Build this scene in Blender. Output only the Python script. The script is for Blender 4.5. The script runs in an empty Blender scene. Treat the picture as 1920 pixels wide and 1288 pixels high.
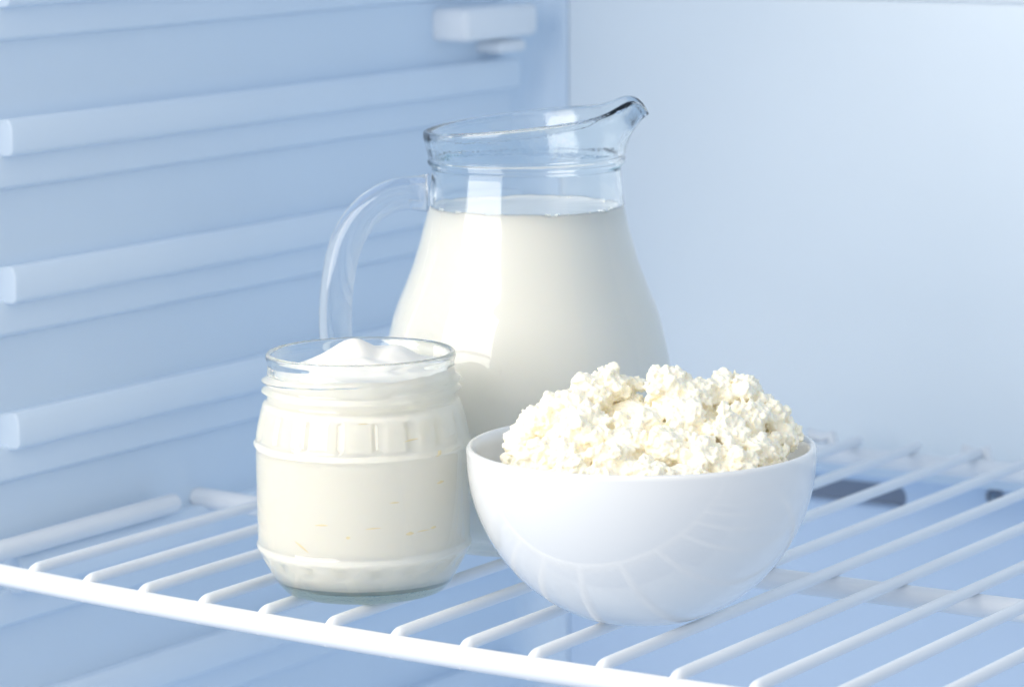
import bpy, bmesh, math, random
from mathutils import Vector, Matrix, noise

S = 1.25                      # all coordinates below are in "shelf units"; S turns them into metres
PI = math.pi
scene = bpy.context.scene
COL = scene.collection

# ------------------------------------------------------------------ camera
CAM = Vector((0.7662945, -0.9968918, 0.2508308))
YAW, PITCH, ROLL = 0.549362, 0.150591, -0.002687
FPX = 6837.8
fw = Vector((-math.sin(YAW) * math.cos(PITCH), math.cos(YAW) * math.cos(PITCH), -math.sin(PITCH)))
rt = fw.cross(Vector((0, 0, 1))).normalized()
up = rt.cross(fw)
cr, sr = math.cos(ROLL), math.sin(ROLL)
RT = cr * rt + sr * up
UP = -sr * rt + cr * up
cd = bpy.data.cameras.new('camera')
cam = bpy.data.objects.new('camera', cd)
COL.objects.link(cam)
m3 = Matrix((RT, UP, -fw)).transposed()
cam.matrix_world = Matrix.Translation(CAM * S) @ m3.to_4x4()
cd.sensor_width = 36.0
cd.lens = FPX / 1920 * 36.0
cd.clip_start, cd.clip_end = 0.05, 50
cd.dof.use_dof = True
cd.dof.focus_distance = 1.125 * S
cd.dof.aperture_fstop = 12.0
scene.camera = cam
IMR = Vector((math.cos(YAW), math.sin(YAW), 0))        # horizontal, to the picture's right
IMC = Vector((math.sin(YAW), -math.cos(YAW), 0))       # horizontal, towards the camera

# ------------------------------------------------------------------ world and lamps
world = bpy.data.worlds.new('World')
scene.world = world
world.use_nodes = True
bg = world.node_tree.nodes['Background']
wn = world.node_tree
wtc = wn.nodes.new('ShaderNodeTexCoord')
wsep = wn.nodes.new('ShaderNodeSeparateXYZ')
wramp = wn.nodes.new('ShaderNodeValToRGB')                # studio: pale above, dim floor below
wn.links.new(wtc.outputs['Generated'], wsep.inputs['Vector'])
wmap = wn.nodes.new('ShaderNodeMapRange')
wmap.inputs['From Min'].default_value, wmap.inputs['From Max'].default_value = -1.0, 1.0
wn.links.new(wsep.outputs['Z'], wmap.inputs['Value'])
wn.links.new(wmap.outputs['Result'], wramp.inputs['Fac'])
wramp.color_ramp.elements[0].position, wramp.color_ramp.elements[0].color = 0.30, (0.30, 0.46, 0.72, 1)
wramp.color_ramp.elements[1].position, wramp.color_ramp.elements[1].color = 0.56, (0.94, 0.96, 0.985, 1)
wn.links.new(wramp.outputs['Color'], bg.inputs['Color'])
bg.inputs['Strength'].default_value = 0.85


def area_lamp(name, loc, target, sx, sy, power, color):
    ld = bpy.data.lights.new(name, 'AREA')
    ld.shape = 'RECTANGLE'
    ld.size, ld.size_y = sx * S, sy * S
    ld.energy = power
    ld.color = color
    o = bpy.data.objects.new(name, ld)
    COL.objects.link(o)
    o.location = Vector(loc) * S
    o.rotation_euler = (Vector(target) - Vector(loc)).to_track_quat('-Z', 'Y').to_euler()
    return o


area_lamp('key_softbox', (-0.25, -0.98, 0.42), (0.17, 0.05, 0.06), 0.95, 0.78, 19.5, (1.0, 0.96, 0.89))
area_lamp('overhead_fill', (0.30, -0.42, 1.05), (0.16, 0.05, 0.0), 1.0, 0.7, 2.0, (1.0, 0.97, 0.93))  # added fill that brightens the wire tops, no source seen there

scene.view_settings.view_transform = 'Standard'
scene.view_settings.look = 'None'
scene.view_settings.exposure = 0.12
scene.view_settings.gamma = 1.0
scene.view_settings.use_curve_mapping = False
scene.render.engine = 'CYCLES'
cy = scene.cycles
cy.max_bounces = 20
cy.transmission_bounces = 16
cy.glossy_bounces = 8
cy.diffuse_bounces = 10
cy.transparent_max_bounces = 16
cy.caustics_reflective = True
cy.caustics_refractive = True
cy.blur_glossy = 0.0
cy.sample_clamp_indirect = 0.0
cy.use_adaptive_sampling = False
cy.use_denoising = True
try:
    cy.denoiser = 'OPENIMAGEDENOISE'
except Exception:
    pass


# ------------------------------------------------------------------ materials
def principled(name, base, rough=0.4, spec=0.5, sss=0.0, sss_rad=(1, 1, 1), sss_scale=0.002, trans=0.0,
               ior=1.45, coat=0.0, bump=None, metallic=0.0, tone=None):
    m = bpy.data.materials.new(name)
    m.use_nodes = True
    nt = m.node_tree
    b = nt.nodes['Principled BSDF']
    b.inputs['Base Color'].default_value = (*base, 1)
    b.inputs['Roughness'].default_value = rough
    b.inputs['Specular IOR Level'].default_value = spec
    b.inputs['IOR'].default_value = ior
    b.inputs['Metallic'].default_value = metallic
    b.inputs['Transmission Weight'].default_value = trans
    b.inputs['Coat Weight'].default_value = coat
    b.inputs['Coat Roughness'].default_value = 0.03
    b.inputs['Subsurface Weight'].default_value = sss
    b.inputs['Subsurface Radius'].default_value = sss_rad
    b.inputs['Subsurface Scale'].default_value = sss_scale
    tc = nt.nodes.new('ShaderNodeTexCoord')
    if tone:                                   # (scale, amount): faint uneven colour of the material itself
        n = nt.nodes.new('ShaderNodeTexNoise')
        n.inputs['Scale'].default_value = tone[0]
        n.inputs['Detail'].default_value = 5
        nt.links.new(tc.outputs['Object'], n.inputs['Vector'])
        r = nt.nodes.new('ShaderNodeMapRange')
        r.inputs['From Min'].default_value, r.inputs['From Max'].default_value = 0.3, 0.7
        r.inputs['To Min'].default_value, r.inputs['To Max'].default_value = 1 - tone[1], 1 + tone[1]
        nt.links.new(n.outputs['Fac'], r.inputs['Value'])
        mx = nt.nodes.new('ShaderNodeVectorMath')
        mx.operation = 'SCALE'
        mx.inputs[0].default_value = base
        nt.links.new(r.outputs['Result'], mx.inputs['Scale'])
        nt.links.new(mx.outputs['Vector'], b.inputs['Base Color'])
    if bump:                                   # (scale, strength, distance)
        n = nt.nodes.new('ShaderNodeTexNoise')
        n.inputs['Scale'].default_value = bump[0]
        n.inputs['Detail'].default_value = 3
        nt.links.new(tc.outputs['Object'], n.inputs['Vector'])
        bp = nt.nodes.new('ShaderNodeBump')
        bp.inputs['Strength'].default_value = bump[1]
        bp.inputs['Distance'].default_value = bump[2]
        nt.links.new(n.outputs['Fac'], bp.inputs['Height'])
        nt.links.new(bp.outputs['Normal'], b.inputs['Normal'])
    return m


def absorb(m, color, density):
    nt = m.node_tree
    a = nt.nodes.new('ShaderNodeVolumeAbsorption')
    a.inputs['Color'].default_value = (*color, 1)
    a.inputs['Density'].default_value = density
    nt.links.new(a.outputs['Volume'], nt.nodes['Material Output'].inputs['Volume'])


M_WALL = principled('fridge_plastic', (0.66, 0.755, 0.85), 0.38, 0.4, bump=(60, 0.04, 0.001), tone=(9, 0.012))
M_BACK_LIT = principled('fridge_plastic_lit', (0.77, 0.82, 0.85), 0.36, 0.4, bump=(45, 0.06, 0.001), tone=(7, 0.012))  # paler, less blue copy of the wall plastic: stronger light put into colour
M_BACK_SHADED = principled('fridge_plastic_shaded', (0.59, 0.70, 0.84), 0.38, 0.4, bump=(45, 0.06, 0.001), tone=(7, 0.012))  # darker, bluer copy of the wall plastic: shade below the shelf painted in
M_RAIL = principled('fridge_plastic_rail', (0.68, 0.77, 0.86), 0.42, 0.4, bump=(60, 0.04, 0.001), tone=(9, 0.012))
M_WHITE = principled('white_plastic', (0.84, 0.86, 0.88), 0.35, 0.4, tone=(14, 0.01))
M_WIRE = principled('white_coated_wire', (0.765, 0.785, 0.81), 0.34, 0.4, coat=0.0, bump=(60, 0.06, 0.0006), tone=(40, 0.015))
M_DARK = principled('dark_recess', (0.27, 0.31, 0.38), 0.5, 0.3)
M_STEEL = principled('steel', (0.30, 0.36, 0.42), 0.3, 0.5, metallic=1.0)
M_GLASS = principled('clear_glass', (0.965, 0.988, 0.995), 0.0, 0.5, trans=1.0, ior=1.48)
M_RIMGLASS = principled('pressed_glass', (0.95, 0.98, 0.99), 0.02, 0.5, trans=1.0, ior=1.48, bump=(240, 0.08, 0.0012))
absorb(M_GLASS, (0.40, 0.72, 0.80), 0.9)
M_JARGLASS = principled('greenish_glass', (0.985, 0.995, 0.99), 0.0, 0.5, trans=1.0, ior=1.48)
absorb(M_JARGLASS, (0.35, 0.68, 0.62), 5.0)
M_MILK = principled('milk', (0.85, 0.828, 0.775), 0.25, 0.4, sss=0.15, sss_rad=(1.0, 0.8, 0.5), sss_scale=0.003)
M_CREAM = principled('sour_cream', (0.865, 0.828, 0.755), 0.5, 0.25, sss=0.2, sss_rad=(1.0, 0.8, 0.5), sss_scale=0.002)
M_POCKET = principled('cream_pocket', (0.90, 0.78, 0.52), 0.5, 0.3)
M_CURD = principled('curd', (0.94, 0.888, 0.745), 0.55, 0.3, sss=0.25, sss_rad=(1.0, 0.75, 0.35), sss_scale=0.002,
                    bump=(700, 0.25, 0.0005), tone=(120, 0.02))
M_PORCELAIN = principled('white_porcelain', (0.77, 0.768, 0.757), 0.03, 0.5, ior=1.56, coat=0.4, tone=(10, 0.008))


# ------------------------------------------------------------------ helpers
def link_mesh(name, verts, faces, mat, parent=None, smooth=True, loc=(0, 0, 0)):
    me = bpy.data.meshes.new(name)
    me.from_pydata([tuple(Vector(v) * S) for v in verts], [], faces)
    bm = bmesh.new()
    bm.from_mesh(me)
    bmesh.ops.recalc_face_normals(bm, faces=bm.faces)
    bm.to_mesh(me)
    bm.free()
    for p in me.polygons:
        p.use_smooth = smooth
    me.materials.append(mat)
    o = bpy.data.objects.new(name, me)
    COL.objects.link(o)
    o.location = Vector(loc) * S
    if parent:
        o.parent = parent
    return o


def empty(name, loc):
    o = bpy.data.objects.new(name, None)
    o.empty_display_size = 0.02
    o.location = Vector(loc) * S
    COL.objects.link(o)
    return o


def tag(o, label=None, cat=None, kind=None):
    if label:
        o['label'] = label
    if cat:
        o['category'] = cat
    if kind:
        o['kind'] = kind
    return o


def bevel(o, width, segs=3):
    b = o.modifiers.new('bevel', 'BEVEL')
    b.width = width * S
    b.segments = segs
    b.limit_method = 'ANGLE'
    b.angle_limit = math.radians(35)
    b.harden_normals = False
    return o


def box_vf(x0, x1, y0, y1, z0, z1):
    v = [(x, y, z) for x in (x0, x1) for y in (y0, y1) for z in (z0, z1)]
    f = [(0, 1, 3, 2), (4, 6, 7, 5), (0, 4, 5, 1), (2, 3, 7, 6), (0, 2, 6, 4), (1, 5, 7, 3)]
    return v, f


def box(name, x0, x1, y0, y1, z0, z1, mat, parent=None, bev=0.0):
    v, f = box_vf(x0, x1, y0, y1, z0, z1)
    o = link_mesh(name, v, f, mat, parent, smooth=bev > 0)
    if bev:
        bevel(o, bev)
    return o


def dense(profile, step):
    out = []
    for (a, b), (c, d) in zip(profile, profile[1:]):
        n = max(1, int(math.hypot(c - a, d - b) / step + 0.5))
        for i in range(n):
            t = i / n
            out.append((a + (c - a) * t, b + (d - b) * t))
    out.append(profile[-1])
    return out


def spline(pts, n=6):
    """Catmull-Rom through (r, h) points."""
    out = []
    P = [pts[0]] + list(pts) + [pts[-1]]
    for i in range(1, len(P) - 2):
        p0, p1, p2, p3 = (Vector(P[i - 1]), Vector(P[i]), Vector(P[i + 1]), Vector(P[i + 2]))
        for k in range(n):
            t = k / n
            q = 0.5 * ((2 * p1) + (-p0 + p2) * t + (2 * p0 - 5 * p1 + 4 * p2 - p3) * t * t + (-p0 + 3 * p1 - 3 * p2 + p3) * t ** 3)
            out.append(tuple(q))
    out.append(tuple(pts[-1]))
    return out


def lathe_vf(profile, segs=160, mod=None, v=None, f=None):
    """profile of (r, h); r == 0 at either end closes on the axis. mod(r, h, theta) -> (x, y, z)."""
    v = [] if v is None else v
    f = [] if f is None else f
    rows = []
    for i, (r, h) in enumerate(profile):
        if r < 1e-9:
            rows.append([len(v)])
            v.append((0, 0, h) if mod is None else mod(0.0, h, 0.0, i))
        else:
            ids = []
            for k in range(segs):
                th = 2 * PI * k / segs
                ids.append(len(v))
                v.append((r * math.cos(th), r * math.sin(th), h) if mod is None else mod(r, h, th, i))
            rows.append(ids)
    for a, b in zip(rows, rows[1:]):
        if len(a) == 1 and len(b) > 1:
            for k in range(segs):
                f.append((a[0], b[k], b[(k + 1) % segs]))
        elif len(b) == 1 and len(a) > 1:
            for k in range(segs):
                f.append((a[k], a[(k + 1) % segs], b[0]))
        elif len(a) > 1:
            for k in range(segs):
                f.append((a[k], a[(k + 1) % segs], b[(k + 1) % segs], b[k]))
    return v, f


def tube_vf(path, rad, segs=16, cap=True, v=None, f=None, ell=None):
    """tube along points; rad number or list; round ends; ell=(side axis, kx, ky) flattens it."""
    v = [] if v is None else v
    f = [] if f is None else f
    P = [Vector(p) for p in path]
    R = [rad] * len(P) if not isinstance(rad, (list, tuple)) else list(rad)
    T = []
    for i in range(len(P)):
        T.append((P[min(i + 1, len(P) - 1)] - P[max(i - 1, 0)]).normalized())
    if cap:
        capA, capB = [], []
        for k in range(1, 6):
            a = k / 6 * PI / 2
            capA.append((P[0] - T[0] * R[0] * math.sin(a), max(R[0] * math.cos(a), 1e-5)))
            capB.append((P[-1] + T[-1] * R[-1] * math.sin(a), max(R[-1] * math.cos(a), 1e-5)))
        P2 = [q for q, _ in reversed(capA)] + P + [q for q, _ in capB]
        R2 = [q for _, q in reversed(capA)] + R + [q for _, q in capB]
        T2 = [T[0]] * 5 + T + [T[-1]] * 5
        P, R, T = P2, R2, T2
    ref = Vector((0, 0, 1)) if abs(T[0].z) < 0.8 else Vector((1, 0, 0))
    if ell:
        ref = Vector(ell[0])
    n = (ref - T[0] * ref.dot(T[0])).normalized()
    rows = []
    for p, r, t in zip(P, R, T):
        n = (n - t * n.dot(t)).normalized()
        b = t.cross(n)
        ids = []
        for k in range(segs):
            a = 2 * PI * k / segs
            ka, kb = (ell[1], ell[2]) if ell else (1, 1)
            ids.append(len(v))
            ca, sa = math.cos(a), math.sin(a)
            if ell:                                       # slightly squared section, as on pressed handles
                ca = math.copysign(abs(ca) ** 0.88, ca)
                sa = math.copysign(abs(sa) ** 0.88, sa)
            v.append(tuple(p + n * (ca * r * ka) + b * (sa * r * kb)))
        rows.append(ids)
    for a, b in zip(rows, rows[1:]):
        for k in range(segs):
            f.append((a[k], a[(k + 1) % segs], b[(k + 1) % segs], b[k]))
    f.append(tuple(reversed(rows[0])))
    f.append(tuple(rows[-1]))
    return v, f


def tube(name, path, rad, mat, parent=None, segs=16, ell=None, cap=True):
    v, f = tube_vf(path, rad, segs, cap=cap, ell=ell)
    return link_mesh(name, v, f, mat, parent)


def extrude_profile(name, prof, y0, y1, mat, parent=None, bev=0.0):
    """prof: closed list of (x, z); extruded along y."""
    n = len(prof)
    v = [(x, y0, z) for x, z in prof] + [(x, y1, z) for x, z in prof]
    f = [tuple(range(n)), tuple(range(2 * n - 1, n - 1, -1))]
    f += [(i, (i + 1) % n, n + (i + 1) % n, n + i) for i in range(n)]
    o = link_mesh(name, v, f, mat, parent)
    if bev:
        bevel(o, bev, 4)
    return o


# ------------------------------------------------------------------ the inside of the refrigerator
XW, YB = -0.021, 0.305
side_wall = tag(box('side_wall', XW - 0.02, XW, -0.115, YB + 0.02, -0.42, 0.42, M_WALL), kind='structure')
PERIOD = 0.05
for k in range(-7, 6):
    zt = 0.1428 + 0.05 * (k - 2) - 0.0001 * k            # top of the upper step of the rail
    prof = [(XW - 0.004, zt - 0.0015), (XW + 0.0, zt - 0.0012), (XW + 0.0066, zt - 0.0002), (XW + 0.0085, zt - 0.003),
            (XW + 0.0085, zt - 0.0118), (XW + 0.0072, zt - 0.0132), (XW - 0.004, zt - 0.0138)]
    rail = extrude_profile('shelf_rail', prof, -0.0452, 0.283, M_RAIL, side_wall, 0.0022)
    prof = [(XW - 0.0043, zt - 0.0120), (XW + 0.0036, zt - 0.0120), (XW + 0.0034, zt - 0.0236), (XW + 0.0018, zt - 0.0248), (XW - 0.0043, zt - 0.0250)]
    extrude_profile('lower_step', prof, -0.112, 0.2826, M_RAIL, rail, 0.0008)
# moulded stop high up by the corner, with a small knob under it
bk = box('bracket', XW - 0.002, XW + 0.0165, 0.229, 0.284, 0.1515, 0.1648, M_WHITE, side_wall, 0.003)  # whiter than the wall: light on its end face put into the colour
kn = box('knob', XW - 0.002, XW + 0.012, 0.262, 0.282, 0.1450, 0.1500, M_WHITE, side_wall, 0.002)

# the far side of the cabinet, its floor and its ceiling close the box round the shelf
tag(box('side_wall', 0.47, 0.49, -0.03, YB + 0.02, -0.42, 0.42, M_WALL), kind='structure')
tag(box('floor', XW - 0.02, 0.49, -0.115, YB + 0.02, -0.45, -0.4205, M_WALL), kind='structure')
tag(box('ceiling', XW - 0.02, 0.49, -0.115, YB + 0.02, 0.4205, 0.45, M_WALL), kind='structure')

# back wall with a real slot cut through its face
v, f = box_vf(-0.0028, 0.80, YB, YB + 0.02, -0.0138, 0.42)
back_wall = link_mesh('back_wall', v, f, M_BACK_LIT, smooth=False)
tag(back_wall, kind='structure')
# back wall below the ledge, bluer: shade under the shelf put into its colour
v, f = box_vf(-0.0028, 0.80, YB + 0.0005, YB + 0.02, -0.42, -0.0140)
back_wall_shaded = link_mesh('back_wall_shaded', v, f, M_BACK_SHADED, smooth=False)
tag(back_wall_shaded, kind='structure')


def cut(target, v, f):
    c = link_mesh('cutter', v, f, M_BACK_SHADED)
    md = target.modifiers.new('cut', 'BOOLEAN')
    md.object = c
    md.operation = 'DIFFERENCE'
    md.solver = 'EXACT'
    bpy.context.view_layer.update()
    me = bpy.data.meshes.new_from_object(target.evaluated_get(bpy.context.evaluated_depsgraph_get()))
    target.modifiers.clear()
    target.data = me
    bpy.data.objects.remove(c, do_unlink=True)


def capsule_prism(x0, x1, zc, r, y0, y1, n=14):
    pts = []
    for i in range(n + 1):
        a = -PI / 2 + PI * i / n
        pts.append((x1 - r + r * math.cos(a), zc + r * math.sin(a)))
    for i in range(n + 1):
        a = PI / 2 + PI * i / n
        pts.append((x0 + r + r * math.cos(a), zc + r * math.sin(a)))
    m = len(pts)
    v = [(x, y0, z) for x, z in pts] + [(x, y1, z) for x, z in pts]
    f = [tuple(range(m)), tuple(range(2 * m - 1, m - 1, -1))] + [(i, (i + 1) % m, m + (i + 1) % m, m + i) for i in range(m)]
    return v, f


cut(back_wall_shaded, *capsule_prism(0.085, 0.1535, -0.0293, 0.0052, YB - 0.01, YB + 0.012))
v, f = capsule_prism(0.0856, 0.1529, -0.0293, 0.0046, YB + 0.009, YB + 0.0118)
link_mesh('slot_shade', v, f, M_DARK, back_wall_shaded, smooth=False)  # dark back face: shade inside the slot put into its colour
# dark ringed screw under the shelf
v, f = lathe_vf([(0, 0.001), (0.0016, 0.0012), (0.0022, 0.0004), (0.0028, -0.0002), (0.0034, 0.0010), (0.0037, 0.0)], 32)
v = [(x + 0.1925, YB - 0.0012 - z, y - 0.0243) for x, y, z in v]
sc = link_mesh('screw', v, f, M_DARK, back_wall_shaded)
v, f = lathe_vf([(0, 0.0030), (0.0012, 0.0026), (0.0016, 0.0014), (0.0016, 0.0)], 24)
v = [(x + 0.1925, YB - 0.0012 - z, y - 0.0243) for x, y, z in v]
link_mesh('screw_head', v, f, M_STEEL, sc)
# ledge moulded across the back wall just under the shelf
bl = box('back_ledge', -0.0015, 0.80, YB - 0.022, YB + 0.002, -0.0176, -0.0115, M_RAIL, back_wall, 0.002)

# rounded corner strip between side wall and back wall
pts = []
R = 0.0155
cx, cyy = XW + R, YB - R - 0.001
for i in range(13):
    a = PI - PI / 2 * i / 12
    pts.append((cx + R * math.cos(a), cyy + R * math.sin(a)))
pts += [(-0.0032, YB - 0.0006), (-0.0030, YB + 0.018), (XW - 0.004, YB + 0.018), (XW - 0.004, cyy)]
n = len(pts)
v = [(x, y, -0.42) for x, y in pts] + [(x, y, 0.42) for x, y in pts]
f = [tuple(range(n)), tuple(range(2 * n - 1, n - 1, -1))] + [(i, (i + 1) % n, n + (i + 1) % n, n + i) for i in range(n)]
ct = link_mesh('corner_trim', v, f, M_WALL, smooth=False)
tag(ct, kind='structure')
# white lamp housing high on the back wall
lh = box('lamp_housing', 0.094, 0.60, YB - 0.004, YB - 0.0004, 0.1690, 0.215, M_WHITE, None, 0.003)
tag(lh, 'white plastic lamp housing on the back wall at the top right edge', 'lamp housing')

# ------------------------------------------------------------------ wire shelf
shelf = empty('wire_shelf', (0.2, 0.09, 0.0))
tag(shelf, 'white coated wire refrigerator shelf carrying the jar, bowl and jug', 'shelf')
SHL = Vector((0.2, 0.09, 0.0))
WR = 0.00190


def rel(path):
    return [Vector(p) - SHL for p in path]


def y_front(x):
    if x < 0.30:
        return 0.2807 * x * x - 0.1647 * x - 0.0808
    return y_front(0.2999) + 0.02 * (x - 0.30)


def y_cross(x):
    if x < 0.32:
        return 0.1614 * x * x - 0.1035 * x + 0.0635
    return y_cross(0.3199)


xs = [-0.019 + i * 0.0095 for i in range(int(0.60 / 0.0095))]
tube('front_bar', rel([(x, y_front(x), -0.0040) for x in xs]), 0.0036, M_WIRE, shelf, 24)
tube('cross_bar', rel([(x, y_cross(x), -0.0056) for x in xs]), 0.0037, M_WIRE, shelf, 24)
tube('back_bar', rel([(x, 0.262, -0.0056) for x in (-0.012, 0.1, 0.2, 0.3, 0.4, 0.575)]), 0.0037, M_WIRE, shelf, 24)
tube('side_bar', rel([(-0.0125, y, -0.0030) for y in (-0.085, -0.04, 0.0, 0.0400)]), 0.0036, M_WIRE, shelf, 24)
DX = [-0.91, -0.58, -0.97, -0.2, -0.37, 1.4, 1.42, 2.01, 1.3, -0.32, -0.51, -0.06, -1.41, -0.8, 0.3, 0.5, -0.4, 0.1, 0, 0.3, -0.2, 0]
for k in range(1, 23):
    x = 0.025 * k + DX[k - 1] * 0.001
    yf = y_front(x)
    yc = y_cross(x)
    path = [(x, 0.2655, 0.0002), (x, 0.2, 0.0), (x, yc, -0.0001), (x, 0.0, 0.0), (x, yf + 0.03, 0.0), (x, yf + 0.012, 0.0), (x, yf + 0.0035, -0.00005)]
    rads = [WR] * len(path)
    for i in range(1, 9):
        a = i / 8 * PI / 2
        path.append((x, yf + 0.0035 - 0.0044 * math.sin(a), -0.0044 * (1 - math.cos(a)) - 0.00005))
        rads.append(WR * (1 + 0.12 * i / 8))
    path.append((x, yf - 0.0011, -0.0056))
    rads.append(WR * 0.95)
    tube('wire', rel(path), rads, M_WIRE, shelf, 16)
# two rounded stops pressed on the back bar
for sx in (0.1345, 0.2005):
    path = [(sx - 0.005, 0.268, -0.003), (sx - 0.0045, 0.268, 0.0008), (sx - 0.002, 0.268, -0.0004), (sx + 0.001, 0.268, -0.0006),
            (sx + 0.004, 0.268, 0.0008), (sx + 0.0048, 0.268, -0.003)]
    tube('shelf_stop', rel(path), 0.0022, M_WIRE, shelf, 12)

# ------------------------------------------------------------------ glass jug of milk
ZS = WR + 0.0001
JX, JY = 0.1404, 0.0348
jug = empty('glass_jug', (JX, JY, ZS))
tag(jug, 'clear glass jug with curved handle and spout, three quarters full of milk', 'jug')
SP = math.atan2(IMR.y, IMR.x)                                   # the spout points to the picture's right
BEAD = 0.1285
outer = spline([(0.0, 0.0012), (0.028, 0.0010), (0.0335, 0.0), (0.0360, 0.0003), (0.0385, 0.0022), (0.0400, 0.0045), (0.0431, 0.0094), (0.0470, 0.0193), (0.0490, 0.0285),
                (0.0496, 0.0376), (0.0494, 0.0484), (0.0481, 0.0593), (0.0464, 0.0676), (0.0440, 0.0768), (0.0407, 0.0851), (0.0376, 0.0933),
                (0.0355, 0.1002), (0.0338, 0.1069), (0.0330, 0.1105), (0.0321, 0.1166), (0.0316, 0.1215), (0.0315, 0.1245)], 5)
outer += [(0.0316, 0.1252), (0.0321, 0.1258), (0.0328, 0.1265), (0.0329, 0.1273), (0.0328, 0.1280), (0.0321, 0.12845), (0.0327, 0.1289)]
outer += spline([(0.0327, 0.1294), (0.0330, 0.1320), (0.0335, 0.1345), (0.0341, 0.1372), (0.0343, 0.1390), (0.0340, 0.1405), (0.0328, 0.1407), (0.0320, 0.1394)], 4)
inner_pts = [(0.0312, 0.1350), (0.0304, 0.1310), (0.0300, 0.1270), (0.0300, 0.1240), (0.0303, 0.1210), (0.0308, 0.1166), (0.0316, 0.1105), (0.0323, 0.1069),
             (0.0335, 0.1002), (0.0356, 0.0933), (0.0387, 0.0851), (0.0419, 0.0768), (0.0443, 0.0676), (0.0460, 0.0593), (0.0473, 0.0484),
             (0.0475, 0.0376), (0.0468, 0.0285), (0.0447, 0.0193), (0.0412, 0.0115), (0.0370, 0.0075), (0.0310, 0.0060), (0.0, 0.0055)]
inner = spline(inner_pts, 5)
jprof = [q if q[0] > 1e-6 else (0.0, q[1]) for q in outer + inner]
jprof = [(max(r, 0.0), h) for r, h in jprof]
TOP = 0.1402


def jug_mod(r, h, th, i):
    d = (th - SP + PI) % (2 * PI) - PI
    t = max(0.0, min(1.0, (h - 0.1262) / (TOP - 0.1262)))
    if r > 0.02 and t > 0:
        r = r + 0.0066 * math.exp(-(d / 0.33) ** 2) * t ** 2.0 - 0.0010 * t * (math.exp(-((abs(d) - 0.70) / 0.3) ** 2))
        h = h + t * 0.0036 * math.cos(d) + t * t * (0.0072 * math.exp(-(d / 0.42) ** 2) - 0.0086 * t * math.exp(-(d / 0.20) ** 2))
    return (r * math.cos(th), r * math.sin(th), h)


v, f = lathe_vf(jprof, 192, jug_mod)
jug_body = link_mesh('jug_body', v, f, M_GLASS, jug)
# the collar above the bead has a pressed, slightly wavy skin
jug_body.data.materials.append(M_RIMGLASS)
for p in jug_body.data.polygons:
    if p.center.z > 0.1275 * S:
        p.material_index = 1
# handle, in the plane of axis and spout
PXM = 1.0 / 5558


def hp(px, py):
    a = (px - 987) * PXM
    h = 0.1251 - (py - 313) * 0.0001815 - 0.0000000 * py
    return (IMR.x * a, IMR.y * a, h)


hpts = [hp(*q) for q in ((808, 361), (790, 361.5), (765, 362), (735, 368), (703, 386), (675, 414), (655, 450), (643, 490), (635, 540), (632, 590), (634, 635), (646, 680), (672, 715), (700, 738), (722, 752))]
sm = []
P = [Vector(hpts[0])] + [Vector(q) for q in hpts] + [Vector(hpts[-1])]
for i in range(1, len(P) - 2):
    for k in range(5):
        t = k / 5
        p0, p1, p2, p3 = P[i - 1:i + 3]
        sm.append(0.5 * ((2 * p1) + (-p0 + p2) * t + (2 * p0 - 5 * p1 + 4 * p2 - p3) * t * t + (-p0 + 3 * p1 - 3 * p2 + p3) * t ** 3))
sm.append(P[-1])
nh = len(sm)
hr = [0.0055 + 0.0010 * max(0, 1 - i / 9) + 0.0012 * max(0, 1 - (nh - 1 - i) / 9) for i in range(nh)]
M_HANDLE = principled('handle_glass', (0.99, 0.997, 1.0), 0.06, 0.5, trans=1.0, ior=1.5)
tube('handle', sm, hr, M_HANDLE, jug, 40, ell=(tuple(IMC), 1.12, 1.0), cap=False)

# milk: touches the inside of the glass
mh = 0.1118
mp = [(r + 0.00015, h) for r, h in inner if h < mh and r > 0.001]
mp = [(mp[0][0] - 0.00005, mh + 0.0006)] + mp if True else mp
mprof = [(0.0, mh - 0.0002), (0.02, mh - 0.0002), (mp[0][0] - 0.0016, mh - 0.0001), (mp[0][0] - 0.0006, mh + 0.0002)] + mp + [(0.0, 0.00535)]


def milk_mod(r, h, th, i):
    if r > 0.028 and h > mh - 0.0006:
        h += 0.00035 * math.sin(3 * th + 1) * math.sin(7 * th) + 0.0002 * math.sin(23 * th) * math.sin(5 * th + 2)
    return (r * math.cos(th), r * math.sin(th), h)


v, f = lathe_vf(mprof, 160, milk_mod)
milk = link_mesh('milk', v, f, M_MILK, None, loc=(JX, JY, ZS))
tag(milk, 'white milk filling the glass jug up to its neck', 'milk')
rng = random.Random(3)
bub_v, bub_f = [], []
for i in range(46):
    th = -PI / 2 + YAW + rng.uniform(-1.3, 1.3) + (PI if rng.random() < 0.2 else 0)
    rr = 0.0302 - abs(rng.gauss(0, 0.0006))
    rad = rng.uniform(0.00025, 0.0006)
    n0 = len(bub_v)
    lv, lf = lathe_vf([(0, rad)] + [(rad * math.sin(a * PI / 6), rad * math.cos(a * PI / 6)) for a in range(1, 6)] + [(0, -rad)], 10)
    bub_v += [(x + rr * math.cos(th), y + rr * math.sin(th), z + mh + 0.0003) for x, y, z in lv]
    bub_f += [tuple(q + n0 for q in ff) for ff in lf]
fo = link_mesh('milk_froth', bub_v, bub_f, M_MILK, milk)
fo['kind'] = 'stuff'

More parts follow.
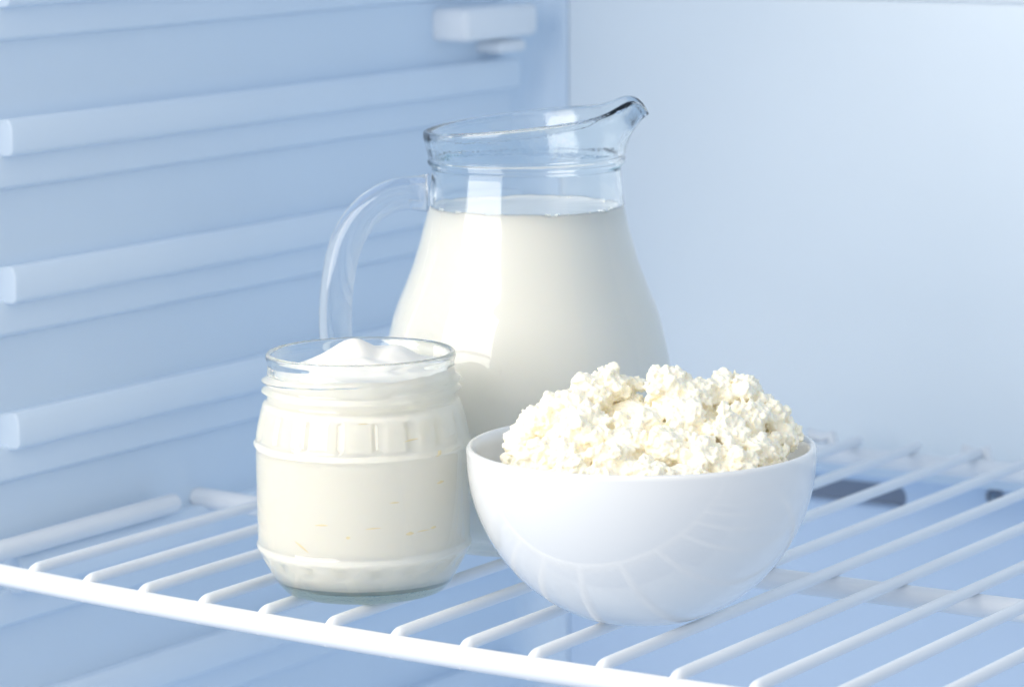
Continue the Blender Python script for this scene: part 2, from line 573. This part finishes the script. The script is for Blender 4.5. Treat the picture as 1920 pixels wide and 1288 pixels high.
# ------------------------------------------------------------------ glass jar of sour cream
AX, AY = 0.1385, -0.0605
LEAN = Matrix.Rotation(math.radians(0.6), 4, IMC)
jar = empty('glass_jar', (AX, AY, ZS))
tag(jar, 'small open glass jar with screw thread neck and fluted bands, full of sour cream', 'jar')
jo = [(0.0, 0.0010), (0.018, 0.0010), (0.0215, 0.0002), (0.0238, 0.0), (0.0252, 0.0006), (0.0262, 0.0016), (0.0275, 0.0032)]
jo += [(0.0295, 0.0066), (0.0318, 0.0106), (0.0329, 0.0128), (0.0333, 0.0137), (0.0338, 0.0146), (0.0339, 0.0152), (0.0337, 0.0158), (0.03335, 0.0163),
       (0.0334, 0.0200), (0.0335, 0.0300), (0.0335, 0.0400), (0.0335, 0.0457), (0.0337, 0.0463), (0.0341, 0.0470), (0.0341, 0.0477), (0.0337, 0.0483), (0.0334, 0.0490),
       (0.0326, 0.0532), (0.0319, 0.0561), (0.0311, 0.0596), (0.0307, 0.0602), (0.0300, 0.0606), (0.0297, 0.0611), (0.0296, 0.0630), (0.0296, 0.0650), (0.0296, 0.0675),
       (0.0294, 0.0700), (0.0292, 0.0722)]
jo += [(0.0295, 0.0732), (0.0298, 0.0741), (0.0297, 0.0752), (0.0291, 0.0758), (0.0284, 0.0757), (0.0279, 0.0748)]
ji_pts = [(0.0277, 0.0735), (0.0276, 0.0700), (0.0277, 0.0650), (0.0280, 0.0610), (0.0289, 0.0590), (0.0304, 0.0540), (0.0315, 0.0480), (0.0317, 0.0440), (0.0317, 0.0300), (0.0317, 0.0180),
          (0.0313, 0.0145), (0.0299, 0.0106), (0.0281, 0.0074), (0.0260, 0.0056), (0.0225, 0.0050), (0.0, 0.0048)]
ji = spline(ji_pts, 4)
jarprof = dense([q for q in jo], 0.00045) + ji
NF = 18


def smooth01(x, a, b):
    t = max(0.0, min(1.0, (x - a) / (b - a)))
    return t * t * (3 - 2 * t)


def jar_mod(r, h, th, i):
    if i < len(jarprof) - len(ji) and r > 0.02:
        # fluted shoulder and foot bands
        a1 = smooth01(h, 0.0488, 0.0502) * (1 - smooth01(h, 0.0574, 0.0592))
        a2 = smooth01(h, 0.0085, 0.0105) * (1 - smooth01(h, 0.0118, 0.0134))
        u = (th * NF / (2 * PI)) % 1.0
        flute = math.exp(-((u - 0.5) / 0.11) ** 2) - 0.25 * math.sin(PI * ((u + 0.5) % 1.0))
        r -= 0.0008 * a1 * flute + 0.0006 * a2 * math.exp(-((u - 0.5) / 0.2) ** 2)
        # screw thread: two rising runs, and the ring below them
        d = (th - (-PI / 2 + YAW) + PI) % (2 * PI) - PI          # angle from the side facing the camera
        r += 0.0018 * math.exp(-((h - 0.0641) / 0.0008) ** 2) * (0.55 + 0.45 * smooth01(abs(d), 0.4, 1.2))
        s = (d + PI) / (2 * PI)
        for s0, s1, h0 in ((0.08, 0.53, 0.0655), (0.55, 1.02, 0.0652), (-0.45, 0.03, 0.0652)):
            if s0 - 0.02 < s < s1 + 0.02:
                q = (s - s0) / (s1 - s0)
                hc = h0 + 0.0042 * q
                fade = smooth01(q, -0.02, 0.06) * (1 - smooth01(q, 0.92, 1.02))
                r += 0.0017 * fade * math.exp(-((h - hc) / 0.00085) ** 2)
        # stippled bearing ring
        if h < 0.0007 and r > 0.0205:
            pass
    q = LEAN @ Vector((r * math.cos(th), r * math.sin(th), h))
    return (q.x, q.y, q.z)


v, f = lathe_vf(jarprof, 360, jar_mod)
jar_body = link_mesh('jar_body', v, f, M_JARGLASS, jar)
# the thick foot shows the green of the glass and a stippled skin
M_FOOT = principled('thick_glass_foot', (0.86, 0.93, 0.915), 0.03, 0.5, trans=1.0, ior=1.48, bump=(900, 0.5, 0.0008))
absorb(M_FOOT, (0.35, 0.68, 0.62), 5.0)
jar_body.data.materials.append(M_FOOT)
for p in jar_body.data.polygons:
    if p.center.z < 0.0036 * S:
        p.material_index = 1

# sour cream
cream_top = 0.0698


def cream_h(a, c):
    """height over the picture-right (a) and towards-camera (c) plane."""
    r = math.hypot(a, c)
    w = 1 - smooth01(r, 0.010, 0.0285)
    h = cream_top + 0.0012 * (a / 0.028) - 0.0004 * (c / 0.028) + 0.0050 * w
    h += 0.0042 * math.exp(-(((a + 0.0025) / 0.0078) ** 2 + ((c + 0.001) / 0.0070) ** 2) ** 1.35)
    h += 0.0009 * math.exp(-(((a + 0.0020) / 0.0030) ** 2 + ((c - 0.0005) / 0.0030) ** 2))
    h += 0.0016 * math.exp(-(((a - 0.0110) / 0.0050) ** 2 + ((c + 0.004) / 0.0080) ** 2))
    h -= 0.0012 * math.exp(-(((a - 0.0050) / 0.0030) ** 2 + ((c - 0.004) / 0.0070) ** 2))
    h += 0.0007 * noise.noise(Vector((a * 160, c * 160, 3.1))) * smooth01(r, 0.0, 0.01)
    return h


cv, cf = [], []
SEG = 160
wall = [(r + 0.00015, h) for r, h in ji if h < 0.0690 and r > 0.001]
rows = []
NR = 34
for i in range(NR + 1):
    rad = wall[0][0] * i / NR
    if i == 0:
        rows.append([0])
        q = LEAN @ Vector((0, 0, cream_h(0, 0)))
        cv.append(tuple(q))
        continue
    ids = []
    for k in range(SEG):
        th = 2 * PI * k / SEG
        x, y = rad * math.cos(th), rad * math.sin(th)
        p = Vector((x, y, 0))
        ids.append(len(cv))
        q = LEAN @ Vector((x, y, cream_h(p.dot(IMR), p.dot(IMC))))
        cv.append(tuple(q))
    rows.append(ids)
for r, h in wall + [(0.0, 0.00465)]:
    if r == 0:
        rows.append([len(cv)])
        cv.append((0, 0, h))
        continue
    ids = []
    for k in range(SEG):
        th = 2 * PI * k / SEG
        ids.append(len(cv))
        q = LEAN @ Vector((r * math.cos(th), r * math.sin(th), min(h, 0.0678)))
        cv.append(tuple(q))
    rows.append(ids)
for a, b in zip(rows, rows[1:]):
    if len(a) == 1:
        cf += [(a[0], b[k], b[(k + 1) % SEG]) for k in range(SEG)]
    elif len(b) == 1:
        cf += [(a[k], a[(k + 1) % SEG], b[0]) for k in range(SEG)]
    else:
        cf += [(a[k], a[(k + 1) % SEG], b[(k + 1) % SEG], b[k]) for k in range(SEG)]
cream = link_mesh('sour_cream', cv, cf, M_CREAM, None, loc=(AX, AY, ZS))
tag(cream, 'thick sour cream with a pulled up peak filling the small glass jar', 'sour cream')


def cream_r(h):
    pts = list(reversed(wall))
    for (r0, h0), (r1, h1) in zip(pts, pts[1:]):
        if h0 <= h <= h1 and h1 > h0:
            return r0 + (r1 - r0) * (h - h0) / (h1 - h0)
    return pts[-1][0]


# (picture x, picture y, half width, half height, tilt): yellowish pockets seen through the glass
POCK = [(610, 948, 13, 1.8, 0.05), (660, 969, 4, 3.0, 0.0), (571, 991, 18, 2.2, -0.55), 
        (708, 953, 14, 1.3, 0.06), (748, 908, 9, 1.4, 0.0), (775, 967, 8, 3.2, 0.05), (800, 965, 14, 1.0, 0.03), (818, 962, 7, 2.4, 0.1), 
        (832, 882, 9, 2.6, 0.1), (829, 829, 7, 2.2, 0.3), (783, 799, 15, 1.6, 0.1), (692, 766, 9, 1.0, 0.05)]
for px, py, hw, hh, tilt in POCK:
    s = max(-0.97, min(0.97, (px - 682) / 198))
    h = 0.0003 + (1101 - py) * 0.0001708
    r = cream_r(h) + 0.00004
    phi = -PI / 2 + YAW + math.asin(s)
    u = 0.0001684
    pv, pf = [], []
    lv, lf = lathe_vf([(0, 1)] + [(math.sin(a * PI / 8), math.cos(a * PI / 8)) for a in range(1, 8)] + [(0, -1)], 16)
    for x, y, z in lv:
        du, dh, dr = x * hw * u, y * hh * u, z * 0.00011
        bend = 1 - 0.3 * abs(x)
        uu = du * math.cos(tilt) - dh * math.sin(tilt) * bend
        vv = du * math.sin(tilt) + dh * math.cos(tilt) * bend + 0.00004 * hw * (1 - x * x) * 0.2
        ang = phi + uu / r
        q = LEAN @ Vector(((r + dr) * math.cos(ang), (r + dr) * math.sin(ang), h + vv))
        pv.append(tuple(q))
    link_mesh('air_pocket', pv, lf, M_POCKET, cream)

# ------------------------------------------------------------------ porcelain bowl
BX, BY = 0.2315, -0.0480
bowl = None
RB, CH = 0.0531, 0.0503
bp = [(0.0, 0.0010), (0.0130, 0.0010), (0.0150, 0.0003), (0.0162, 0.0), (0.0172, 0.0003), (0.0177, 0.0009)]
a0 = math.asin(0.0184 / RB)
for i in range(40):
    a = a0 + (PI / 2 - a0) * i / 39
    bp.append((RB * math.sin(a), CH - RB * math.cos(a)))
bp += [(0.05312, 0.0512), (0.05310, 0.0520), (0.0528, 0.0526), (0.0522, 0.0529), (0.0515, 0.0527), (0.0510, 0.0521)]
RI = 0.0505
for i in range(30):
    a = PI / 2 - (PI / 2) * i / 29
    bp.append((RI * math.sin(a) if i < 29 else 0.0, CH + 0.0008 - (RI - 0.003) * math.cos(a)))
v, f = lathe_vf(bp, 192)
BT = Matrix.Rotation(math.radians(0.3), 4, IMC)
v = [tuple(BT @ Vector(q)) for q in v]
bowl = link_mesh('porcelain_bowl', v, f, M_PORCELAIN, None, loc=(BX, BY, ZS))
tag(bowl, 'glossy white porcelain bowl heaped with cottage cheese on the wire shelf', 'bowl')

# ------------------------------------------------------------------ cottage cheese
PX = 1.0 / 6125
rng = random.Random(11)
CL = [(-62, 104, -20, 40), (-95, 92, 0, 46), (-130, 70, 10, 55), (-190, 38, 10, 50), (-222, 2, 20, 38), (-100, 40, 75, 58), (-12, 50, -30, 50), (-18, 104, -60, 18),
      (45, 108, 5, 50), (92, 88, 10, 46), (70, 60, 60, 52), (10, 55, 70, 40), (150, 92, -25, 44), (186, 98, -30, 40), (228, 52, -15, 44), (266, 8, -5, 30),
      (-185, -12, 95, 48), (-125, -22, 165, 45), (-140, 5, 120, 40), (-60, -8, 160, 46), (-20, 18, 110, 42), (0, -22, 200, 42), (45, 15, 130, 54), (105, 0, 150, 50), (95, -32, 200, 36),
      (150, 30, 80, 50), (160, -14, 150, 46), (205, -4, 90, 46), (190, 55, 30, 44), (-35, 40, 70, 36), (232, -8, 40, 42), (-215, -20, 55, 40), (40, -30, 215, 34), (-95, -34, 200, 34), (150, -34, 185, 26)]
verts, faces = [], []


def ico(sub):
    bm = bmesh.new()
    bmesh.ops.create_icosphere(bm, subdivisions=sub, radius=1)
    vv = [q.co.copy() for q in bm.verts]
    bm.verts.index_update()
    ff = [tuple(q.index for q in fc.verts) for fc in bm.faces]
    bm.free()
    return vv, ff


ICO2, ICO1, ICO3, ICO4 = ico(2), ico(1), ico(3), ico(5)


def blob(c, r, tpl, amp=0.25, freq=1.6, sq=(1, 1, 1)):
    """one lumpy ball at c = (a, b, c) in picture units."""
    off = Vector((rng.uniform(-99, 99), rng.uniform(-99, 99), rng.uniform(-99, 99)))
    ang = rng.uniform(0, 2 * PI)
    n0 = len(verts)
    for q in tpl[0]:
        d = 1 + amp * noise.noise(q * freq + off)
        p = Vector((q.x * sq[0], q.y * sq[1], q.z * sq[2])) * (r * d)
        p = Matrix.Rotation(ang, 3, 'Z') @ p
        a, b, cc = c[0] + p.x, c[1] + p.z, c[2] + p.y
        w = IMR * (a * PX) + IMC * (cc * PX) + Vector((0, 0, 0.0523 + b * PX))
        verts.append(tuple(w))
    faces.extend(tuple(k + n0 for k in ff) for ff in tpl[1])


for a, b, c, r in CL:
    r *= 0.91
    off = Vector((rng.uniform(-99, 99), rng.uniform(-99, 99), rng.uniform(-99, 99)))
    n0 = len(verts)

    def reach(d):                                                    # how far the lump goes in direction d
        return r * 0.84 * (1 + 0.42 * noise.noise(d * 1.5 + off) + 0.28 * noise.noise(d * 3.6 + off) + 0.12 * noise.noise(d * 8.0 + off))

    for q in ICO4[0]:
        k = reach(q)
        w = IMR * ((a + q.x * k) * PX) + IMC * ((c + q.y * k) * PX) + Vector((0, 0, 0.0523 + (b + q.z * k * 0.95) * PX))
        verts.append(tuple(w))
    faces.extend(tuple(k + n0 for k in ff) for ff in ICO4[1])
    bald = Vector((rng.gauss(0, 1), rng.gauss(0.4, 1), rng.gauss(0, 1))).normalized()   # a smooth broken face on some lumps
    bald_cos = rng.choice((2.0, 0.75, 0.6, 0.85))
    for i in range(int(0.034 * r * r) + 20):
        d = Vector((rng.gauss(0, 1), rng.gauss(0, 1), rng.gauss(0, 1)))
        if d.length < 0.1:
            continue
        d.normalize()
        if d.y < -0.75 or d.dot(bald) > bald_cos:
            continue
        # crumbs gather in patches
        if noise.noise(d * 3.0 + off * 1.7) < rng.uniform(-0.55, 0.05):
            continue
        u = rng.random()
        sz = rng.uniform(3.6, 6) if u < 0.45 else rng.uniform(6, 10) if u < 0.78 else rng.uniform(10, 17)
        k = reach(d) + sz * (rng.uniform(-0.3, 0.5) if sz < 7 else rng.uniform(-0.65, 0.15))
        blob((a + d.x * k, b + d.z * k * 0.95, c + d.y * k), sz, ICO3 if sz > 9 else ICO2, 0.55, 1.7,
             (rng.uniform(0.7, 1.3), rng.uniform(0.7, 1.3), rng.uniform(0.7, 1.3)))
# the mass underneath, kept inside the bowl
for i in range(5):
    blob(((i - 2) * 70, -95, 10 * (-1) ** i), 110 if i in (1, 2, 3) else 85, ICO3, 0.2, 1.5, (1, 1, 0.8))
for a, b, c, r in ((-120, -20, 20, 80), (0, -15, 0, 90), (110, -8, 0, 82), (190, -30, 10, 65), (-40, -20, 80, 75), (70, -20, 90, 72)):
    blob((a, b, c), r, ICO3, 0.25, 1.6)
for a in range(14):
    t = a / 14 * 2 * PI
    blob((215 * math.cos(t), -52, 200 * math.sin(t)), 48, ICO3, 0.5, 1.8)
curd = link_mesh('cottage_cheese', verts, faces, M_CURD, None, loc=(BX, BY, ZS))
rm = curd.modifiers.new('remesh', 'REMESH')
rm.mode = 'VOXEL'
rm.voxel_size = 0.00030 * S
rm.use_smooth_shade = True
for nm, size, st in (('crumb', 0.0030, 0.0012), ('grain', 0.0011, 0.0007)):
    tx = bpy.data.textures.new(nm, 'CLOUDS')
    tx.noise_scale = size * S
    tx.noise_depth = 3
    dm = curd.modifiers.new(nm, 'DISPLACE')
    dm.texture = tx
    dm.strength = st * S
    dm.mid_level = 0.5
    dm.texture_coords = 'LOCAL'
sm2 = curd.modifiers.new('soften', 'SMOOTH')
sm2.factor = 0.5
sm2.iterations = 1
tag(curd, 'crumbly white cottage cheese heaped above the rim of the porcelain bowl', 'cottage cheese')
